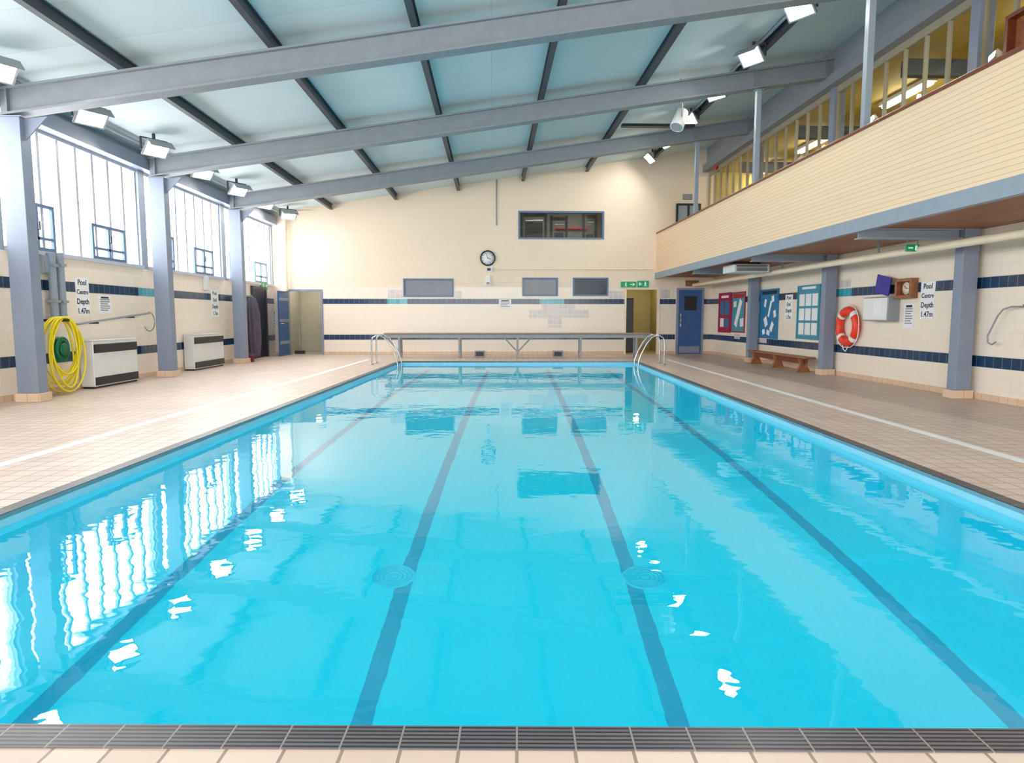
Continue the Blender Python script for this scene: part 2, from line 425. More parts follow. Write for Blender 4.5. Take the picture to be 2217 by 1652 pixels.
gym_rack(1.95, YF+1.7, .5, 'black weight machine in the middle behind the high gym window', 9)
gym_rack(2.95, YF+1.2, .4, 'narrow black machine at the right behind the high gym window', 8)
tag(box(2.2, 3.3, YF+2.9, YF+2.98, 4.18, 4.23).build('handrail', M['red']), 'red bar running along the gym wall behind the high window', 'rail')
for k, (x, sd) in enumerate(((1.6, 'left'), (2.9, 'right'))):
    t = thing('ceiling_light', 'small ceiling light at the %s in the gym behind the high window' % sd, 'ceiling light', (x, YF+2.0, 4.9), 0, 'gym ceiling lights')
    box(x-.25, x+.25, YF+1.9, YF+2.1, 4.84, 4.895).build('casing', M['white'], t)
    box(x-.23, x+.23, YF+1.92, YF+2.08, 4.83, 4.839).build('diffuser', M['tubelamp'], t)
room('left_corridor', -6.35, -5.0, YF+.12, YF+1.9, 0, 2.3, M['corr'])
room('right_corridor', 3.9, 5.5, YF+.12, YF+2.6, 0, 2.3, M['corr_y'])
def doorway(name, x0, x1, z1, mat):
    m = MB(); m.box(x0-.06, x0, YF-.02, YF+.12, 0, z1+.06); m.box(x1, x1+.06, YF-.02, YF+.12, 0, z1+.06); m.box(x0, x1, YF-.02, YF+.12, z1, z1+.06)
    return struct(name, m, mat)
doorway('trim_3', -6.16, -5.19, 1.92, M['steel'])
doorway('trim_4', 4.13, 5.10, 1.98, M['offwhite'])
t = thing('broom', 'thin pole leaning inside the left doorway of the far wall', 'broom', (-6.0, YF+.5, 0))
MB().tube([(-6.0, YF+.5, .08), (-6.08, YF+.75, 1.5)], .018).build('handle', M['midgrey'], t)
box(-6.16, -5.86, YF+.45, YF+.53, .002, .1).build('brush', M['black'], t)
t = thing('cabinet', 'dark tall cabinet just inside the right doorway of the far wall', 'cabinet', (4.3, YF+1.2, 0))
b_ = box(4.0, 4.55, YF+.9, YF+1.5, .002, 1.75).build('body', M['black'], t, .01)
box(4.02, 4.53, YF+.88, YF+.9, .05, 1.7).build('door', M['steel_dark'], t)
# open blue door, left doorway
d = struct('door_1', box(-6.20, -6.16, YF-.92, YF-.03, .01, 1.9), M['door_blue'])
for z in (.35, 1.0, 1.62): struct('strap', box(-6.16, -6.145, YF-.9, YF-.05, z, z+.09), M['steel'], d)
struct('handle', MB().tube([(-6.145, YF-.84, .95), (-6.09, YF-.84, .95), (-6.09, YF-.74, .95)], .012), M['chrome'], d)
# closed blue door under the balcony
d = struct('door_2', box(5.74, 6.46, YF-.045, YF-.004, .01, 1.97), M['door_blue'])
m = MB(); m.box(5.68, 5.74, YF-.06, YF-.004, 0, 2.03); m.box(6.46, 6.52, YF-.06, YF-.004, 0, 2.03); m.box(5.74, 6.46, YF-.06, YF-.004, 1.97, 2.03)
struct('door_frame', m, M['steel'], d)
struct('pane', box(5.92, 6.3, YF-.052, YF-.045, 1.35, 1.78), M['black'], d)
m = MB(); m.box(5.79, 5.83, YF-.055, YF-.045, .85, 1.25); m.tube([(5.81, YF-.055, .95), (5.81, YF-.10, .95), (5.81, YF-.10, 1.15), (5.81, YF-.055, 1.15)], .012)
struct('handle', m, M['chrome'], d)
struct('kick_plate', box(5.78, 6.42, YF-.05, YF-.045, .04, .24), M['steel'], d)
# dark door at balcony level
bx0, bx1, _, bz1 = frect(1463, 1516, 441, 500)
d = struct('door_3', box(bx0+.06, bx1-.06, YF-.03, YF-.004, 2.62, bz1-.06), M['steel_light'])
m = MB(); m.box(bx0, bx0+.06, YF-.05, YF-.003, 2.62, bz1); m.box(bx1-.06, bx1, YF-.05, YF-.003, 2.62, bz1); m.box(bx0+.06, bx1-.06, YF-.05, YF-.003, bz1-.06, bz1); m.box((bx0+bx1)/2-.03, (bx0+bx1)/2+.03, YF-.04, YF-.03, 2.62, bz1-.06)
struct('door_frame', m, M['black'], d)

# things on the far wall
def clock(label, side, c, r, rimmat, facemat):
    t = thing('wall_clock', label, 'clock', c); T = frame(side, c)
    MB().lathe([(0, 0), (r, 0), (r, .045), (r*.84, .05), (r*.84, .03), (0, .03)], 36, T).build('rim', rimmat, t)
    f = MB().lathe([(0, .031), (r*.82, .031), (r*.82, .033), (0, .033)], 36, T).build('face', facemat, t)
    for k in range(12):
        box(-.006, .006, r*.62, r*.76, .034, .036, T=T @ Matrix.Rotation(k*pi/6, 4, 'Z')).build('dial_mark', M['ink'], f)
    box(-.009, .009, -.02, r*.45, .037, .039, T=T @ Matrix.Rotation(-1.9, 4, 'Z')).build('hour_hand', M['black'], f)
    box(-.006, .006, -.02, r*.65, .04, .042, T=T @ Matrix.Rotation(.4, 4, 'Z')).build('minute_hand', M['black'], f)
c = hit(1056, 559, 1, YF-.0015)
clock('round black-rimmed wall clock on the cream far wall', 'F', c, .235, M['black'], M['paper'])
t, T, w, h = wthing('alarm_sensor', 'small dark sensor just under the black-rimmed clock', 'sensor', 'F', (1051, 1066, 578, 589))
b_ = box(-w/2, w/2, 0, h, 0, .05, T=T).build('body', M['grey'], t, .008); box(-w/4, w/4, h*.25, h*.75, .05, .06, T=T).build('lens', M['black'], t)
t, T, w, h = wthing('wall_box', 'slim white box on the far wall below the clock', 'box', 'F', (1051, 1062, 596, 618))
box(-w/2, w/2, 0, h, 0, .07, T=T).build('body', M['white'], t, .01); box(-w*.3, w*.3, h*.1, h*.3, .07, .075, T=T).build('label_plate', M['midgrey'], t)
a, b = hit(1075, 388, 1, YF-.019), hit(1075, 488, 1, YF-.019)
tag(MB().tube([a, b], .018).build('conduit', M['midgrey']), 'thin vertical conduit down the far wall above the clock', 'conduit')
a, b = hit(1068, 583, 1, YF-.016), hit(1416, 583, 1, YF-.016)
tag(MB().tube([a, b], .015).build('conduit', M['offwhite']), 'thin horizontal conduit running right from the clock to the balcony', 'conduit')
tag(MB().tube([hit(617, 470, 1, YF-.12), hit(617, 560, 1, YF-.12), hit(620, 630, 1, YF-.12)], .06, 12).build('drainpipe', M['offwhite']), 'cream downpipe in the far left corner of the hall', 'pipe')

def sign(label, side, rect, lines, mat='paper', ink='ink', fs=None, group=None, panels=1):
    t, T, w, h = wthing('wall_sign', label, 'sign', side, rect, group)
    ph = h/panels; ps = []
    for k in range(panels):
        ps.append(box(-w/2, w/2, k*ph+(.008 if panels > 1 else 0), (k+1)*ph, 0, .004, T=T).build('panel', M[mat], t))
    n = len(lines)
    for i, s in enumerate(lines):
        v = h*(1-(i+.5)/n)
        if s.strip(): lettering(s, (fs or min(.82*h/n, 1.8*w/max(len(s), 3))), TT(T, 0, v, .0055), ps[min(panels-1, int(v/ph))], M[ink])
    return t
def notice(label, side, rect, n, head='ink', group=None):
    t, T, w, h = wthing('notice', label, 'notice', side, rect, group)
    sh = box(-w/2, w/2, 0, h, 0, .004, T=T).build('sheet', M['paper'], t)
    for i in range(n):
        z = h*(.78-.7*i/max(n, 1))
        box(-w*.36, w*(.36-.15*(i % 3 == 2)), z-.012, z+.008, .004, .006, T=T).build('print_line', M['midgrey'], sh)
    box(-w*.3, w*.3, h*.84, h*.93, .004, .006, T=T).build('heading', M[head], sh)
    return t
notice('white printed notice at the middle of the far wall stripe', 'F', (1080, 1107, 648, 669), 4)
sign('brown plate above the blue door under the balcony', 'F', (1484, 1513, 607, 620), [' '], 'wood')
sign('small grey plate above the dark door on the balcony', 'F', (1478, 1499, 420, 433), [' '], 'midgrey')

def exit_sign(label, side, rect, flip=1, box_d=.04):
    t, T, w, h = wthing('exit_sign', label, 'exit sign', side, rect, 'green exit signs')
    pn = box(-w/2, w/2, 0, h, 0, box_d, T=T).build('panel', M['signgreen'], t, .004)
    z0, z1 = box_d, box_d+.002
    f = flip; u = h
    m = MB()
    def seg(x0, y0, x1, y1, th):
        dx, dy = x1-x0, y1-y0; l = math.hypot(dx, dy)
        m.box(0, l, -th/2, th/2, z0, z1, T=T @ Matrix.Translation((x0*f, y0, 0)) @ Matrix.Rotation(math.atan2(dy, dx*f), 4, 'Z'))
    cx = -.18*w
    m.lathe([(0, z1), (.08*u, z1)], 12, T @ Matrix.Translation(((cx+.02*u)*f, .78*u, 0)))
    seg(cx, .76*u, cx-.05*u, .42*u, .12*u); seg(cx-.05*u, .44*u, cx+.14*u, .3*u, .08*u); seg(cx+.13*u, .32*u, cx+.08*u, .12*u, .08*u)
    seg(cx-.05*u, .44*u, cx-.1*u, .25*u, .08*u); seg(cx-.1*u, .26*u, cx-.28*u, .2*u, .07*u); seg(cx, .66*u, cx+.18*u, .52*u, .06*u); seg(cx, .66*u, cx-.2*u, .56*u, .06*u)
    m.build('running_figure', M['signwhite'], pn)
    m = MB(); ax = .26*w
    seg(ax-.16*w, .5*u, ax+.1*w, .5*u, .1*u); seg(ax+.13*w, .5*u, ax, .75*u, .09*u); seg(ax+.13*w, .5*u, ax, .25*u, .09*u)
    m.build('arrow', M['signwhite'], pn)
exit_sign('green exit sign left of two above the right doorway', 'F', (1344, 1377, 610, 622))
exit_sign('green exit sign right of two above the right doorway', 'F', (1380, 1404, 608, 622), -1)
exit_sign('small green exit sign above the black door on left wall', 'L', (563, 577, 612, 626))

# ------------------------------------------------------------------ left wall
bays = [(1.72, 5.25), (5.47, 9.0), (9.22, 12.75), (12.97, 16.5), (16.72, YF-.05)]
SILL, HEAD = 2.08, 3.88
mb = MB()
mb.box(XL-.2, XL, YN, YF, 0, 2.05, mi=0)
mb.box(XL-.2, XL, YN, YF, HEAD, 4.25, mi=1)
e = [YN]+[v for b in bays for v in b]+[YF]
for i in range(0, len(e), 2): mb.box(XL-.2, XL, e[i], e[i+1], 2.05, HEAD, mi=1)
wall_left = struct('wall_left', mb, [M['tile_yz'], M['steel_light']])
def band_l(y0, y1, z, mat): struct('tile_band', box(XL-.001, XL+.003, y0, y1, *z), M[mat], wall_left)
ty = sorted((hit(300, 640, 0, XL).y, hit(342, 640, 0, XL).y))
for a, b, m in ((YN, ty[0], 'navy_yz'), (ty[0], ty[1], 'turq_yz'), (ty[1], 18.25, 'navy_yz'), (19.45, YF, 'navy_yz')): band_l(a, b, ZU, m)
for a, b in ((YN, 18.25), (19.45, YF)): band_l(a, b, ZL, 'navy_yz')
struct('baseboard_left', box(XL, XL+.015, YN, 18.25, 0, .09), M['cove'])
for bi, (a, b) in enumerate(bays):
    fr = MB()
    fr.box(XL-.1, XL+.04, a, b, 2.05, SILL+.03)
    fr.box(XL-.09, XL-.03, a, b, HEAD-.05, HEAD)
    n = 8
    for k in range(n+1):
        y = a+(b-a)*k/n
        fr.box(XL-.085, XL-.05, max(a, y-.03), min(b, y+.03), SILL+.03, HEAD-.05)
    w = struct(next_window(), fr, M['mullion'])
    struct('pane', plane_x(XL-.072, a, b, SILL+.03, HEAD-.05), M['pane'], w)
    for o0, o1, top in ((.32, 1.09, .68), (2.02, 3.0, .58)):
        y0, y1 = a+o0, a+o1
        if y1 > b-.05: continue
        m = MB(); x0, x1 = XL-.05, XL-.005; z0, z1 = SILL+.035, SILL+.035+top; tk = .05
        m.box(x0, x1, y0, y0+tk, z0, z1); m.box(x0, x1, y1-tk, y1, z0, z1); m.box(x0, x1, y0+tk, y1-tk, z0, z0+tk); m.box(x0, x1, y0+tk, y1-tk, z1-tk, z1)
        m.box(x0, x1, (y0+y1)/2-.025, (y0+y1)/2+.025, z0+tk, z1-tk); m.box(x0, x1, y0+tk, y1-tk, z0+.16, z0+.2)
        cs_ = struct('casement', m, M['frame_blue'], w)
        struct('handle', MB().tube([(x1, (y0+y1)/2, z0+.3), (x1+.03, (y0+y1)/2, z0+.3), (x1+.03, (y0+y1)/2, z0+.42)], .01), M['black'], cs_)
    ld = bpy.data.lights.new('daylight', 'AREA'); ld.shape = 'RECTANGLE'; ld.size = HEAD-SILL+.1; ld.size_y = b-a
    ld.energy = 72; ld.color = (.98, .98, 1)
    lo = bpy.data.objects.new('daylight', ld); C.objects.link(lo)
    lo.location = (XL-.14, (a+b)/2, (SILL+HEAD)/2); lo.rotation_euler = (0, -pi/2, 0)
# eaves beam
tag(box(XL+.002, XL+.18, YN, YF-.02, 3.88, 4.1).build('eaves_beam', M['steel']), 'long blue-grey steel beam along the eaves above the left windows', 'beam')
tag(MB().tube([(-6.25, YN, 4.22), (-6.25, YF-.02, 4.22)], .03).build('conduit', M['steel_light']), 'pale conduit running behind the left row of floodlights', 'conduit')

# ------------------------------------------------------------------ portal frames
pos = ['nearest the camera', 'in the middle of the three', 'nearest the far wall']
CT = zc(-6.39)-.535
for i, y in enumerate(FR):
    t = thing('steel_column', 'blue-grey column on the left wall, '+['beside the yellow hose', 'between the two wall heaters', 'beside the dark hanging cover'][i], 'column', (-6.27, y+.11, 0), 0, 'columns along the left wall')
    box(-6.41, -6.13, y, y+.2, .12, CT).build('shaft', M['steel'], t, .006)
    box(-6.44, -6.10, y-.03, y+.23, 0, .12).build('plinth', M['cove_x'], t, .006)
    box(-6.44, -6.10, y-.02, y+.22, CT, CT+.012).build('cap_plate', M['steel'], t)
    MB().add([(-6.13, y+.09, CT-.28), (-5.83, y+.09, CT+.03), (-6.13, y+.09, CT-.001), (-6.13, y+.11, CT-.28), (-5.83, y+.11, CT+.03), (-6.13, y+.11, CT-.001)], [(0, 1, 2), (5, 4, 3), (0, 3, 4, 1), (1, 4, 5, 2), (2, 5, 3, 0)]).build('bracket', M['steel'], t)
    # right column
    t = thing('steel_column', 'blue-grey column under the balcony, '+['beside the depth sign', 'beside the lifebuoy and bench', 'beside the red notice boards'][i], 'column', (6.63, y+.09, 0), 0, 'columns along the right wall')
    box(6.52, 6.74, y, y+.18, .12, 5.5).build('shaft', M['steel'], t, .006)
    box(6.49, 6.77, y-.03, y+.21, 0, .12).build('plinth', M['cove_x'], t, .006)
    # sloped beam
    m = MB(); x0, x1 = -6.4, 6.62
    def sl(ya, yb, da, db):
        m.hexa([(x0, ya, zc(x0)-da), (x1, ya, zc(x1)-da), (x1, yb, zc(x1)-da), (x0, yb, zc(x0)-da)],
               [(x0, ya, zc(x0)-db), (x1, ya, zc(x1)-db), (x1, yb, zc(x1)-db), (x0, yb, zc(x0)-db)])
    t = thing('roof_beam', 'large sloping grey roof beam '+pos[i], 'beam', (0, y+.11, zc(0)-.5), 0, 'sloping roof beams')
    sl(y, y+.22, .52, .49); sl(y+.06, y+.16, .49, .2); sl(y, y+.22, .2, .17)
    gd = m.build('girder', M['beam'], t)
    for xx in (x0+.1, 5.0, x1-.3):
        MB().hexa([(xx, y+.005, zc(xx)-.49), (xx+.02, y+.005, zc(xx)-.49), (xx+.02, y+.21, zc(xx)-.49), (xx, y+.21, zc(xx)-.49)], [(xx, y+.005, zc(xx)-.2), (xx+.02, y+.005, zc(xx)-.2), (xx+.02, y+.21, zc(xx)-.2), (xx, y+.21, zc(xx)-.2)]).build('stiffener', M['beam'], t)
    # thin post on the balcony front
    t = thing('balcony_post', 'slender pale post on the balcony rail, '+pos[i], 'post', (XB+.07, y+.11, 2.5), 0, 'slender posts on the balcony front')
    box(XB+.03, XB+.12, y+.05, y+.15, 3.72, zc(XB)-.54).build('shaft', M['steel_light'], t, .004)
    box(XB-.0, XB+.15, y+.03, y+.17, zc(XB)-.54, zc(XB)-.525).build('cap_plate', M['steel_light'], t)
for k, x in enumerate((-4.80, -2.86, -1.0, .94, 2.86, 4.78)):
    m = MB(); m.box(x-.045, x+.045, YN, YF-.01, zc(x)-.168, zc(x)-.15); m.box(x-.012, x+.012, YN, YF-.01, zc(x)-.15, zc(x)-.02); m.box(x-.045, x+.045, YN, YF-.01, zc(x)-.02, zc(x)-.007)
    tag(m.build('roof_purlin', M['steel_dark']), 'dark lengthwise roof purlin, %s from the left windows' % ORD[k], 'purlin', 'lengthwise roof purlins')
mb = MB(); a, b = XL-.2, XR+.1
mb.hexa([(a, YN, zc(a)), (b, YN, zc(b)), (b, YF+.1, zc(b)), (a, YF+.1, zc(a))], [(a, YN, zc(a)+.1), (b, YN, zc(b)+.1), (b, YF+.1, zc(b)+.1), (a, YF+.1, zc(a)+.1)])
struct('ceiling', mb, M['ceil'])

# ------------------------------------------------------------------ right wall and balcony
mb = MB(); mb.box(XR, XR+.2, YN, YF, 0, 2.36)
wall_right = struct('wall_right', mb, M['tile_yz'])
def band_r(y0, y1, z, mat): struct('tile_band', box(XR-.003, XR+.001, y0, y1, *z), M[mat], wall_right)
ty = sorted((hit(1812, 631, 0, XR).y, hit(1845, 631, 0, XR).y))
for a, b, m in ((YN, ty[0], 'navy_yz'), (ty[0], ty[1], 'turq_yz'), (ty[1], YF, 'navy_yz')): band_r(a, b, ZU, m)
band_r(YN, YF, ZL, 'navy_yz')
for r in ((1815, 1842, 605, 622), (1638, 1660, 728, 742), (1590, 1602, 722, 734)):
    c, w, h = wrect('R', *r); struct('tile_patch', box(XR-.004, XR+.001, c.y-w/2, c.y+w/2, c.z, c.z+h), M['grey_yz'], wall_right)
struct('baseboard_right', box(XR-.015, XR, YN, YF, 0, .09), M['cove'])
struct('floor_balcony', box(XB+.06, XR+.1, YN, YF, 2.36, 2.6), M['soffit'])
struct('wall_balcony', box(XB, XB+.06, YN, YF-.003, 2.49, 3.66), M['clad'])
struct('trim_5', box(XB-.03, XB+.06, YN, YF-.003, 2.31, 2.49), M['steel_light'])
struct('trim_6', box(XB-.02, XB+.14, YN, YF-.003, 3.66, 3.705), M['wood_dark'], bevel=.01)
for i, y in enumerate(FR):
    m = MB(); m.box(XB+.06, 6.51, y+.02, y+.2, 2.345, 2.36); m.box(XB+.06, 6.51, y+.1, y+.12, 2.24, 2.345); m.box(XB+.06, 6.51, y+.02, y+.2, 2.225, 2.24)
    tag(m.build('balcony_joist', M['steel_light']), 'grey steel joist under the balcony '+pos[i], 'joist', 'steel joists under the balcony')
# glazing of the upper room
GX = 6.6
BG = [(5.25, 9.0), (9.18, 12.75), (12.93, 16.5), (16.68, YF-.02)]
for a, b in BG:
    m = MB(); n = 7
    m.box(GX-.04, GX+.04, a, b, 2.6, 2.7); m.box(GX-.04, GX+.04, a, b, 5.38, 5.5)
    for k in range(n+1):
        y = a+(b-a)*k/n; m.box(GX-.03, GX+.03, max(a, y-.018), min(b, y+.018), 2.7, 5.38)
    w = struct(next_window(), m, M['mullion_warm'])
    struct('pane', plane_x(GX, a, b, 2.7, 5.38), M['pane2'], w)
tag(box(6.38, 6.76, 4, YF-.02, 5.5, 5.7).build('head_beam', M['beam']), 'long grey steel beam above the balcony glazing', 'beam')
struct('wall_right_upper', box(6.5, 6.7, YN, YF, 5.7, zc(6.5)), M['midgrey'])
def quad(name, q, mat): struct(name, MB().add(q, [(0, 1, 2, 3)]), mat)
quad('wall_upper_room_back', [(9.5, YN, 2.6), (9.5, YF, 2.6), (9.5, YF, 5.5), (9.5, YN, 5.5)], M['olive'])
quad('ceiling_upper_room', [(6.76, YN, 5.5), (9.5, YN, 5.5), (9.5, YF, 5.5), (6.76, YF, 5.5)], M['olive'])
quad('floor_upper_room', [(6.76, YN, 2.601), (9.5, YN, 2.601), (9.5, YF, 2.601), (6.76, YF, 2.601)], M['olive'])
quad('wall_upper_room_far', [(6.76, YF-.01, 2.6), (9.5, YF-.01, 2.6), (9.5, YF-.01, 5.5), (6.76, YF-.01, 5.5)], M['olive'])
for i, y in enumerate((9.2, 12.9, 16.6, 19.3)):
    t = thing('ceiling_light', 'fluorescent tube light in the room above the balcony, %s from the camera' % ORD[i], 'ceiling light', (8.0, y, 5.5), 0, 'tube lights in the upper room')
    box(7.9, 8.1, y-.75, y+.75, 5.42, 5.495).build('casing', M['white'], t)
    for x in (7.96, 8.04): MB().tube([(x, y-.7, 5.39), (x, y+.7, 5.39)], .025).build('tube', M['tubelamp'], t)
for k, y in enumerate((7.3, 11.0, 14.8, 18.2)):
    tag(box(6.8, 9.45, y, y+.15, 5.1, 5.36).build('ceiling_rib', M['steel_dark']), 'dark cross beam inside the upper room, %s from the camera' % ORD[k], 'beam', 'cross beams in the upper room')
# wooden cabinet high on the right and red bell
p = hit(2208, 62, 0, 6.4)
t = thing('wooden_case', 'brown wooden framed case high at the right edge of the balcony', 'case', (6.4, p.y, p.z-.25))
T = frame('R', (6.55, p.y, p.z-.25))
m = MB(); m.box(-.26, .26, 0, .05, 0, .14, T=T); m.box(-.26, .26, .45, .5, 0, .14, T=T); m.box(-.26, -.21, .05, .45, 0, .14, T=T); m.box(.21, .26, .05, .45, 0, .14, T=T)
m.build('frame', M['wood_dark'], t); box(-.21, .21, .05, .45, 0, .03, T=T).build('back_panel', M['wood'], t)
p = hit(1541, 358, 0, 6.4)
t = thing('alarm_bell', 'red alarm bell at the far end of the balcony glazing', 'bell', p)
T = frame('R', (6.55, p.y, p.z))
MB().lathe([(0, .09), (.08, .085), (.12, .05), (.13, .0), (0, 0)], 20, T).build('gong', M['red'], t)
MB().lathe([(0, .12), (.02, .12), (.02, .09), (0, .09)], 12, T).build('bolt', M['chrome'], t)

# ------------------------------------------------------------------ floodlights
def make_flood(loc, rz, label):
    t = thing('floodlight', label, 'floodlight', loc, rz, 'floodlights along the roof')
    Tm = PM[t.name] @ Matrix.Rotation(math.radians(46), 4, 'Y') @ Matrix.Scale(.9, 4)
    m = MB(); m.hexa([(-.14, -.14, -.1), (-.14, .14, -.1), (-.14, .14, .1), (-.14, -.14, .1)], [(-.0, -.23, -.17), (-.0, .23, -.17), (-.0, .23, .17), (-.0, -.23, .17)], T=Tm)
    hs = m.build('housing', M['grey'], t)
    m = MB(); m.box(-.02, .02, -.24, -.21, -.18, .18, T=Tm); m.box(-.02, .02, .21, .24, -.18, .18, T=Tm); m.box(-.02, .02, -.21, .21, -.18, -.155, T=Tm); m.box(-.02, .02, -.21, .21, .155, .18, T=Tm)
    m.build('bezel', M['midgrey'], hs)
    box(.02, .17, -.24, .24, .168, .178, T=Tm).build('added_visor', M['midgrey'], hs)  # shield added to keep lens light off the ceiling
    box(.001, .01, -.21, .21, -.155, .155, T=Tm).build('lens', M['lamp'], hs)
    T0 = PM[t.name]
    m = MB(); m.box(-.1, -.06, -.24, -.22, -.04, .16, T=T0); m.box(-.1, -.06, .22, .24, -.04, .16, T=T0); m.box(-.1, -.06, -.24, .24, .16, .18, T=T0)
    m.box(-.1, -.06, -.02, .02, .18, .266, T=T0)
    m.build('bracket', M['steel_dark'], t)
    return t
lz = zc(-5.94)-.27
def flab(i, side): return '%s floodlight from the camera in the %s row' % (ORD[i], 'left eaves' if side == 'L' else 'right, balcony side')
f0 = make_flood((-5.85, 8.25, lz), -.6, flab(0, 'L'))
for k in range(1, 7): dup(f0, (-5.85, 8.25+1.87*k, lz), -.6 if k < 6 else -1.0, flab(k, 'L'))
for k, y in enumerate((9.95, 11.75, 13.6, 15.4, 17.4, 19.1)):
    dup(f0, (4.5, y, zc(4.56)-.27), pi+(.6 if k < 4 else .3 if k == 4 else .1), flab(k, 'R'))
tag(MB().tube([(4.68, 8, zc(4.68)-.04), (4.68, YF-.02, zc(4.68)-.04)], .03).build('conduit', M['steel_light']), 'pale conduit above the right row of floodlights', 'conduit')
# cable tray
tag(MB().box(2.95, 4.6, 15.2, 15.35, zc(3)-.25, zc(3)-.19).build('cable_tray', M['black']), 'black cable tray under the roof beside the hanging white speaker', 'cable tray')
# speaker
p = hit(1472, 258, 1, 13.2)
t = thing('hanging_speaker', 'white cylindrical loudspeaker hanging under the roof on the right', 'speaker', p)
T = Matrix.Translation(p) @ Matrix.Rotation(math.radians(205), 4, 'Y') @ Matrix.Rotation(.35, 4, 'X')
MB().lathe([(0, -.2), (.09, -.2), (.115, -.17), (.13, .1), (.135, .2), (.12, .21), (.12, .19), (0, .19)], 24, T).build('case', M['white'], t)
MB().lathe([(0, .2), (.115, .2)], 24, T).build('grille', M['midgrey'], t)
m = MB(); m.tube([(p.x, p.y-.14, p.z), (p.x, p.y-.15, p.z+.25), (p.x, p.y+.15, p.z+.25), (p.x, p.y+.14, p.z)], .012); m.tube([(p.x, p.y, p.z+.25), (p.x, p.y, zc(p.x)-.002)], .012)
m.build('bracket', M['midgrey'], t)

# ------------------------------------------------------------------ left wall things
def depth_sign(label, side, rect, lines, panels=1):
    return sign(label, side, rect, lines, panels=panels)
depth_sign('pool centre depth sign on the left wall above the heater', 'L', (164, 193, 602, 684), ['Pool', 'Centre', 'Depth', '1.47m'], 2)
depth_sign('narrow depth sign on left wall beside the middle column', 'L', (457, 473, 628, 686), ['Pool', 'End', 'Depth', '1.7m'], 2)
notice('white printed notice right of the left pool centre depth sign', 'L', (213, 241, 640, 679), 6)
notice('blue and white notice between the black door and corner', 'L', (590, 605, 672, 716), 5, 'bluebd')
# pipes
for px, lab in ((110, 'left'), (128, 'right')):
    a, b = hit(px, 548, 0, XL+.09), hit(px, 692, 0, XL+.09); b.y = a.y
    t = thing('wall_pipe', '%s of two pale grey vertical pipes above the yellow hose' % lab, 'pipe', b, 0, 'vertical pipes above the yellow hose')
    MB().tube([a, b], .055, 14).build('pipe', M['steel_light'], t)
    for z in (b.z+.25, a.z-.2): box(XL+.002, XL+.15, b.y-.065, b.y+.065, z, z+.04).build('clip', M['midgrey'], t)
t, T, w, h = wthing('junction_box', 'grey junction box beside the vertical pipes under the near window', 'junction box', 'L', (83, 97, 553, 592))
box(-w/2, w/2, 0, h, 0, .08, T=T).build('body', M['midgrey'], t, .01); box(-w*.4, w*.4, h*.1, h*.9, .08, .09, T=T).build('lid', M['steel_light'], t)
t, T, w, h = wthing('junction_box', 'small white box under the second window', 'junction box', 'L', (436, 448, 598, 628))
box(-w/4, w/4, 0, h, 0, .08, T=T).build('body', M['white'], t, .01); box(-w*.2, w*.2, h*.1, h*.9, .08, .09, T=T).build('lid', M['grey'], t)
# rescue pole
a, b = hit(165, 702, 0, XL+.12), hit(322, 678, 0, XL+.12)
t = thing('rescue_pole', 'long pale pole with a hook hung on the left wall above heater', 'pole', a)
MB().tube([a, b], .018).build('pole', M['midgrey'], t)
m = MB(); hp = [b+Vector((0, .0+.2*math.sin(q), -.16+.18*math.cos(q))) for q in [k*.35 for k in range(0, 13)]]
m.tube(hp, .01); m.build('hook', M['chrome'], t)
for f in (.25, .75):
    q = a.lerp(b, f); box(XL+.002, q.x+.02, q.y-.02, q.y+.02, q.z-.045, q.z-.018).build('bracket', M['black'], t)
# hose on its reel
yc = 9.93
t = thing('hose_reel', 'green wall reel behind the coiled yellow hose', 'hose reel', (XL, yc+.22, .45))
T = frame('L', (XL+.003, yc+.22, .66))
MB().lathe([(0, 0), (.19, 0), (.19, .02), (.07, .02), (.07, .10), (.1, .10), (.1, .12), (0, .12)], 28, T).build('drum', M['green'], t)
m = MB(); gp = []
for i in range(6*20+1):
    q = 2*pi*i/20; lo = i/20; rr = .1+.055*abs(math.sin(lo*1.3)); gp.append((rr*math.cos(q), rr*math.sin(q)*1.15, .04+.055*abs(math.sin(lo*.9))))
m.tube(gp, .016, 7, T); m.build('green_hose', M['green'], t)
box(XL+.002, XL+.32, yc-.06, yc+.06, 1.08, 1.12).build('hook', M['black'], t)
pts = []; N = 9; st = 30
for i in range(N*st):
    q = 2*pi*i/st; lo = i/st
    aa = .35+.09*math.sin(lo*2.3+1); bb = .48+.075*math.sin(lo*3.7)
    pts.append((XL+.24+.06*math.sin(lo*1.9)+.015*math.sin(q*2), yc+aa*math.sin(q)*(1-.25*math.cos(q)*.6)+.03*math.sin(lo*5), 1.145-bb+bb*math.cos(q)))
tag(MB().tube(pts, .0145, 7).build('hose', M['yellow']), 'long yellow hose coiled on the hook by the near left column', 'hose')
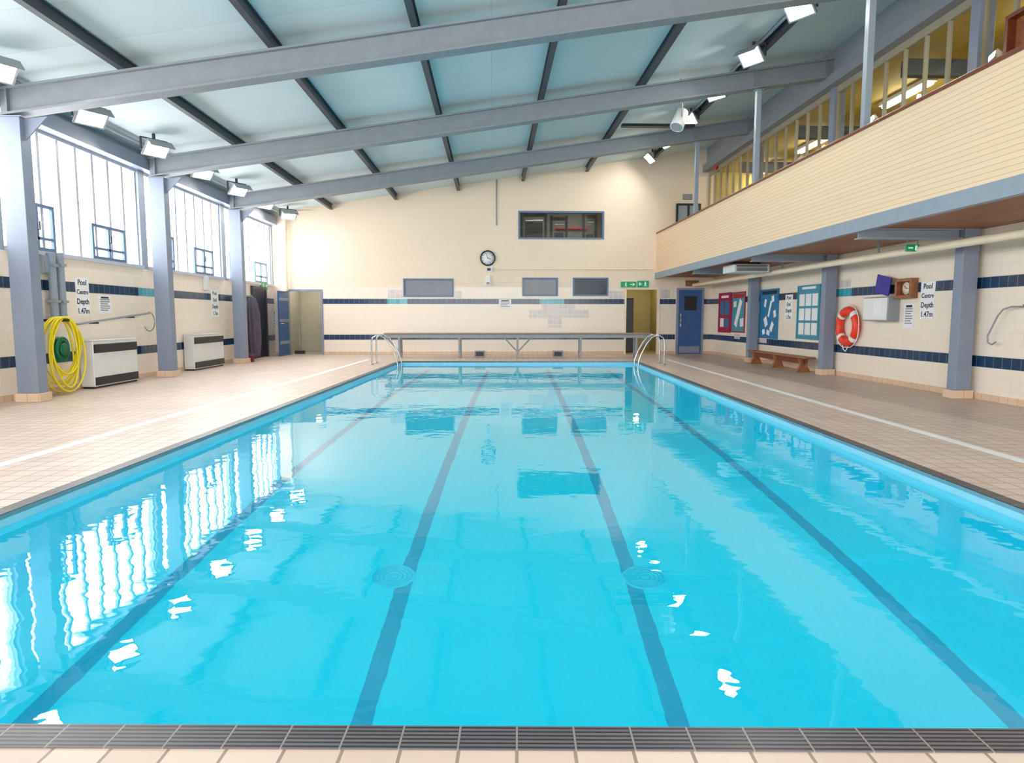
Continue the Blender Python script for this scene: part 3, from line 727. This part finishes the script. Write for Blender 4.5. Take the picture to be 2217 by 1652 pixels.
# heaters
def heater(y0, y1, label):
    x0, x1 = XL+.02, -6.36; h = .76
    t = thing('wall_heater', label, 'heater', ((x0+x1)/2, (y0+y1)/2, 0), 0, 'wall heaters along the left wall')
    cg = box(x0, x1, y0, y1, .03, h).build('casing', M['grey'], t, .012)
    box(x0+.02, x1-.02, y0+.02, y1-.02, 0, .03).build('plinth', M['black'], t)
    for z0, z1 in ((.05, .18), (h-.19, h-.05)):
        m = MB(); m.box(x1-.005, x1+.012, y0+.02, y1-.02, z0, z1)
        for k in range(4): m.box(x1+.012, x1+.02, y0+.03, y1-.03, z0+.01+k*(z1-z0)/4, z0+.02+k*(z1-z0)/4)
        m.build('grille', M['black'], cg)
    box(x0, x1+.01, y0-.008, y1+.008, h, h+.02).build('top_panel', M['grey'], t, .004)
heater(10.65, 11.95, 'pale grey wall heater with black grilles beside the yellow hose')
heater(14.2, 15.75, 'pale grey wall heater with black grilles between second and third columns')
# black door
d = struct('door_4', box(XL+.004, XL+.05, 18.37, 19.33, .01, 1.92), M['black'])
m = MB(); m.box(XL+.003, XL+.07, 18.29, 18.37, 0, 2.0); m.box(XL+.003, XL+.07, 19.33, 19.41, 0, 2.0); m.box(XL+.003, XL+.07, 18.37, 19.33, 1.92, 2.0)
struct('door_frame', m, M['steel_dark'], d)
struct('handle', MB().tube([(XL+.05, 18.5, 1.0), (XL+.1, 18.5, 1.0), (XL+.1, 18.62, 1.0)], .012), M['chrome'], d)
# dark hanging cover
CX = -6.28
t = thing('folded_cover', 'tall dark grey folded cover hanging beside the third left column', 'cover', (CX, 17.5, 0))
m = MB(); n = 40; rows = []
for j, (z, s) in enumerate(((.12, .75), (.35, .95), (.8, 1), (1.2, .9), (1.5, .7), (1.64, .4), (1.68, .12))):
    rows.append([(CX+s*(.14+.035*math.cos(k*2*pi*9/n+j*.3))*math.cos(2*pi*k/n), 17.5+s*(.30+.05*math.cos(k*2*pi*9/n+j*.3))*math.sin(2*pi*k/n), z) for k in range(n)])
m.add([v for r_ in rows for v in r_], [(j*n+k, j*n+(k+1) % n, (j+1)*n+(k+1) % n, (j+1)*n+k) for j in range(6) for k in range(n)], smooth=True)
m.add(rows[0], [tuple(range(n))[::-1]]); m.build('fabric', M['cloth'], t)
MB().tube([(XL+.006, 17.5, 1.7), (CX, 17.5, 1.7), (CX, 17.5, 1.66)], .015).build('hook', M['midgrey'], t)
bx = -6.2
t = thing('bucket', 'small dark red bucket on the deck under the dark folded cover', 'bucket', (bx, 17.0, 0))
MB().lathe([(0, 0), (.08, 0), (.1, .16), (.106, .16), (.106, .175), (.095, .175), (.075, .02), (0, .02)], 24, Matrix.Translation((bx, 17.0, 0))).build('body', M['maroon'], t)
MB().tube([(bx+.103*math.cos(q), 17.0, .165+.05*math.sin(q)) for q in [k*pi/10 for k in range(11)]], .005).build('handle', M['midgrey'], t)

# ------------------------------------------------------------------ right wall things
def board(label, rect, fm, pm, papers, diag=()):
    t, T, w, h = wthing('notice_board', label, 'notice board', 'R', rect, 'notice boards on the right wall')
    b = .035
    m = MB(); m.box(-w/2, w/2, 0, b, 0, .025, T=T); m.box(-w/2, w/2, h-b, h, 0, .025, T=T); m.box(-w/2, -w/2+b, b, h-b, 0, .025, T=T); m.box(w/2-b, w/2, b, h-b, 0, .025, T=T)
    m.build('frame', M[fm], t)
    pn = box(-w/2+b, w/2-b, b, h-b, 0, .012, T=T).build('panel', M[pm], t)
    for (u, v, pw, ph, rt, mt) in papers:
        box(-pw*w/2, pw*w/2, -ph*h/2, ph*h/2, .0125, .015, T=TT(T, (u-.5)*w, v*h, 0, rt)).build('paper', M[mt], pn)
    return t, T, w, h
grid = lambda nx, ny, pw, ph: [((i+.5)/nx*.86+.07, (j+.5)/ny*.8+.06, pw, ph, 0, 'paper') for i in range(nx) for j in range(ny)]
board('magenta notice board nearest the far corner of the right wall', (1557, 1583, 634, 720), 'magenta', 'magenta', [(.5, .9, .6, .06, 0, 'paper'), (.3, .62, .3, .34, 0, 'bluebd'), (.68, .62, .3, .34, 0, 'bluebd'), (.3, .25, .3, .22, 0, 'paper'), (.68, .25, .3, .22, 0, 'bluebd')])
board('red-framed notice board with a slanting white strip, right of the magenta one', (1585, 1614, 632, 720), 'magenta', 'teal', [(.5, .9, .8, .1, 0, 'red'), (.5, .48, .2, .72, -.5, 'paper'), (.78, .25, .25, .2, .1, 'paper'), (.25, .7, .2, .14, .1, 'paper')])
board('blue notice board with scattered white papers beside the far column', (1646, 1686, 626, 733), 'bluebd', 'bluebd', [(.5, .93, .8, .07, 0, 'ink'), (.55, .6, .08, .34, -.4, 'paper'), (.35, .34, .16, .2, .5, 'paper'), (.68, .24, .13, .2, -.6, 'paper'), (.7, .8, .12, .12, .2, 'paper'), (.3, .72, .1, .16, -.3, 'paper'), (.25, .13, .14, .1, .2, 'paper'), (.5, .12, .16, .1, -.2, 'paper'), (.82, .5, .12, .14, .3, 'paper')])
board('teal notice board covered with neat white papers behind the bench', (1727, 1776, 617, 735), 'teal', 'teal', grid(3, 3, .24, .22)+[(.5, .95, .6, .05, 0, 'paper')])
depth_sign('narrow depth sign between the blue and teal notice boards', 'R', (1700, 1716, 638, 694), ['Pool', 'End', 'Depth', '1.7m'])
depth_sign('pool centre depth sign on the right wall beside the near column', 'R', (1993, 2024, 610, 691), ['Pool', 'Centre', 'Depth', '1.47m'])
notice('white paper notice between the white box and depth sign', 'R', (1957, 1979, 657, 709), 7)
# lifebuoy
p = hit(1835, 707, 0, XR-.075)
t = thing('lifebuoy', 'orange and white lifebuoy ring hanging on the right wall', 'lifebuoy', p)
T = frame('R', p); Rm, rm = .295, .082
def arc(a0, a1, rr, n):
    m = MB(); vs = []
    for i in range(n+1):
        q = a0+(a1-a0)*i/n
        for k in range(14):
            s = 2*pi*k/14; R_ = Rm+rr*math.cos(s); vs.append((R_*math.cos(q), R_*math.sin(q), .8*rr*math.sin(s)))
    m.add(vs, [(i*14+k, (i+1)*14+k, (i+1)*14+(k+1) % 14, i*14+(k+1) % 14) for i in range(n) for k in range(14)], T, 0, True)
    return m
ring = arc(0, 2*pi, rm, 48).build('ring', M['orange'], t)
for k in range(4):
    q = pi/4+k*pi/2; arc(q-.13, q+.13, rm+.004, 6).build('band', M['white'], ring)
rp = []
for i in range(65):
    q = 2*pi*i/64; R_ = Rm+rm+.012+.03*abs(math.sin(2*q)); rp.append((R_*math.cos(q), R_*math.sin(q), .01))
MB().tube(rp, .008, 6, T, True).build('rope', M['paper'], t)
m = MB(); m.tube([(-.1, -.36, .03), (-.05, -.44, .03), (.02, -.47, .03), (.06, -.43, .03), (.1, -.37, .03)], .009, 6, T); m.build('loose_rope', M['paper'], t)
box(-.03, .03, .2, .28, -.0745, .0, T=T).build('hook', M['midgrey'], t)
# white box with purple folder
t, T, w, h = wthing('first_aid_box', 'white metal wall box with a paper sheet beside the lifebuoy', 'box', 'R', (1893, 1948, 643, 695))
box(-w/2, w/2, 0, h, 0, .2, T=T).build('body', M['midgrey'], t, .008)
dr = box(-w/2+.02, w/2-.02, .02, h-.02, .2, .212, T=T).build('door', M['white'], t, .003)
box(-w*.05, w*.3, h*.2, h*.85, .213, .215, T=T).build('sheet', M['paper'], dr)
bh = h; bT = T
t = thing('folder', 'purple folder standing tilted on top of the white wall box', 'folder', bT @ Vector((0, bh, .1)))
Tf = bT @ Matrix.Translation((-.0, bh+.048, .1)) @ Matrix.Rotation(-.22, 4, 'Z')
box(-w*.28, w*.28, .0, .31, 0, .012, T=Tf).build('cover', M['purple'], t); box(-w*.26, w*.26, .01, .3, -.014, -.001, T=Tf).build('pages', M['ink'], t)
# wooden clock case
t, T, w, h = wthing('clock_case', 'square wooden clock case above the paper notice on right wall', 'clock', 'R', (1952, 1988, 603, 646))
b = .05
m = MB(); m.box(-w/2, w/2, 0, b, 0, .12, T=T); m.box(-w/2, w/2, h-b, h, 0, .12, T=T); m.box(-w/2, -w/2+b, b, h-b, 0, .12, T=T); m.box(w/2-b, w/2, b, h-b, 0, .12, T=T)
m.build('case', M['wood'], t, .004)
box(-w/2+b, w/2-b, b, h-b, 0, .05, T=T).build('back_panel', M['wood_dark'], t)
q = min(w, h)*.5-b
fc = MB().lathe([(0, .052), (q*.9, .052), (q*.9, .058), (0, .058)], 28, TT(T, 0, h/2)).build('face', M['offwhite'], t)
box(-.006, .006, 0, q*.6, .06, .062, T=TT(T, 0, h/2, 0, .8)).build('minute_hand', M['black'], fc); box(-.006, .006, 0, q*.45, .06, .062, T=TT(T, 0, h/2, 0, -1.6)).build('hour_hand', M['black'], fc)
# shower hose
X = XR-.08
pl = [hit(*q, 0, X) for q in ((2216, 664), (2190, 664), (2172, 670), (2160, 684), (2148, 708), (2138, 728), (2139, 742), (2147, 746), (2156, 740))]
t = thing('shower_hose', 'grey flexible hose on a silver wall arm at the right edge', 'hose', pl[-1])
MB().tube(pl, .011, 8).build('hose', M['midgrey'], t)
a = hit(2217, 662, 0, X); m = MB(); m.tube([a, a+Vector((0, -.5, .02))], .02); m.box(X-.02, XR-.002, a.y-.3, a.y-.24, a.z-.03, a.z+.03); m.build('arm', M['chrome'], t)
# gym bench
y0, y1, xa, xb = 13.2, 16.25, 6.38, 6.62
t = thing('wooden_bench', 'low varnished wooden bench between the columns under the balcony', 'bench', ((xa+xb)/2, (y0+y1)/2, 0))
box(xa, xb, y0, y1, .29, .325).build('seat', M['wood'], t, .008)
box((xa+xb)/2-.03, (xa+xb)/2+.03, y0+.25, y1-.25, .17, .29).build('beam', M['wood_dark'], t)
for y in (y0+.3, (y0+y1)/2, y1-.3):
    m = MB(); m.hexa([(xa-.02, y-.035, 0), (xb+.02, y-.035, 0), (xb+.02, y+.035, 0), (xa-.02, y+.035, 0)], [(xa+.05, y-.035, .16), (xb-.05, y-.035, .16), (xb-.05, y+.035, .16), (xa+.05, y+.035, .16)])
    m.hexa([(xa+.05, y-.035, .16), (xb-.05, y-.035, .16), (xb-.05, y+.035, .16), (xa+.05, y+.035, .16)], [(xa+.02, y-.035, .29), (xb-.02, y-.035, .29), (xb-.02, y+.035, .29), (xa+.02, y+.035, .29)])
    m.build('leg', M['wood'], t)
# pipe, fan unit and exit sign under the balcony
t = thing('ceiling_pipe', 'long cream pipe running under the balcony soffit', 'pipe', (6.2, 12, 2.1))
MB().tube([(6.2, YN, 2.12), (6.2, YF-.03, 2.12)], .055, 14).build('pipe', M['offwhite'], t)
for y in (7.5, 10.5, 14.0, 17.8): box(6.185, 6.215, y-.015, y+.015, 2.17, 2.36).build('hanger', M['steel_light'], t)
t = thing('fan_heater', 'pale fan heater unit fixed under the balcony soffit', 'heater', (5.75, 14.8, 2.1))
cg = box(5.3, 6.1, 14.4, 15.1, 2.13, 2.3).build('casing', M['grey'], t, .02)
m = MB()
for k in range(5): m.box(5.36, 6.04, 14.385, 14.4, 2.15+k*.028, 2.165+k*.028)
m.build('louvre', M['steel_dark'], cg)
for x in (5.4, 5.96): box(x, x+.04, 14.7, 14.74, 2.3, 2.36).build('hanger', M['steel_dark'], t)
p = hit(1975, 537, 0, 6.1)
t = thing('exit_sign', 'green exit sign hanging under the balcony soffit by the cream pipe', 'exit sign', p, 0, 'green exit signs')
pn = box(p.x-.09, p.x+.09, p.y-.02, p.y+.02, p.z-.05, p.z+.05).build('panel', M['signgreen'], t)
box(p.x-.07, p.x, p.y-.022, p.y-.02, p.z-.01, p.z+.01).build('arrow', M['signwhite'], pn); box(p.x+.03, p.x+.06, p.y-.022, p.y-.02, p.z-.035, p.z+.035).build('door_symbol', M['signwhite'], pn)
for x in (p.x-.08, p.x+.07): box(x, x+.01, p.y-.005, p.y+.005, p.z+.05, 2.36).build('hanger', M['midgrey'], t)

# ------------------------------------------------------------------ poolside furniture
# ladders
def ladder(loc, rz, label):
    t = thing('pool_ladder', label, 'pool ladder', loc, rz, 'chrome pool ladders')
    T = PM[t.name]
    for y in (-.27, .27):
        pts = [(-.5, y, .005), (-.5, y, .3), (-.5, y, .55), (-.47, y, .65), (-.39, y, .70), (-.29, y, .705), (-.19, y, .655), (-.08, y, .52), (.04, y, .28), (.11, y, .08), (.13, y, -.15), (.13, y, -1.0)]
        hr = MB().tube(pts, .017, 10, T).build('handrail', M['chrome'], t)
        MB().lathe([(0, .004), (.05, .004), (.05, .02), (.022, .03)], 16, T @ Matrix.Translation((-.5, y, 0))).build('flange', M['chrome'], hr)
    for z in (-.25, -.5, -.75):
        box(.09, .17, -.25, .25, z, z+.03, T=T).build('tread', M['white'], t, .005)
    return t
l1 = ladder(P(-PW, 14.3), -AL, 'chrome pool ladder at the far left corner of the pool')
dup(l1, P(PW, 14.3), pi-AL, 'chrome pool ladder at the far right corner of the pool')
# long bench across the far end
loc = P(0, 16.7)
t = thing('poolside_bench', 'long low metal-framed bench across the far end of the pool', 'bench', loc, -AL)
T = PM[t.name]; hw = 3.72
box(-hw, hw, -.22, .22, .66, .70, T=T).build('top', M['slab'], t, .005)
for v in (-.2, .15): box(-hw, hw, v, v+.05, .57, .655, T=T).build('rail', M['midgrey'], t)
for u in (-3.3, -1.62, 0, 1.75, 3.3):
    m = MB(); m.box(u-.03, u+.03, -.2, -.15, 0, .57, T=T); m.box(u-.03, u+.03, .15, .2, 0, .57, T=T); m.box(u-.025, u+.025, -.15, .15, .15, .2, T=T)
    m.build('leg', M['midgrey'], t)
for x0, x1 in ((-.38, -.02), (.38, .02), (-3.65, -3.32), (3.65, 3.32)):
    MB().tube([(x0, -.175, .58), (x1, -.175, .2)], .02, 8, T).build('brace', M['midgrey'], t)
for k, px in enumerate((1039, 1208)):
    p = hit(px, 773, 2, 0)
    t = thing('deck_socket', 'small square grey box on the deck %s of the bench centre' % ('left', 'right')[k], 'socket box', p, 0, 'grey boxes on the deck behind the pool')
    m = MB(); a = .15
    m.box(p.x-a, p.x+a, p.y-.05, p.y+.05, 0, .03); m.box(p.x-a, p.x+a, p.y-.05, p.y+.05, .15, .18); m.box(p.x-a, p.x-a+.04, p.y-.05, p.y+.05, .03, .15); m.box(p.x+a-.04, p.x+a, p.y-.05, p.y+.05, .03, .15)
    m.build('frame', M['midgrey'], t)
    box(p.x-a+.04, p.x+a-.04, p.y+.0, p.y+.04, .03, .15).build('insert', M['steel_dark'], t)

# ------------------------------------------------------------------ lights and sky
wd = bpy.data.worlds.new('World'); S.world = wd; wd.use_nodes = True
bg = wd.node_tree.nodes['Background']; bg.inputs[0].default_value = (1, .98, .96, 1); bg.inputs[1].default_value = 5.8
def point(x, y, z, e, col=(1, .95, .85), r=.1):  # added point lights without fixtures, brightening the corridors behind the doorways
    l = bpy.data.lights.new('corridor_fill', 'POINT'); l.energy = e; l.color = col; l.shadow_soft_size = r
    o = bpy.data.objects.new('corridor_fill', l); o.location = (x, y, z); C.objects.link(o)
point(-5.6, YF+1.0, 2.1, 15, (1, .97, .92))
point(4.8, YF+1.4, 2.1, 10, (1, .95, .8))
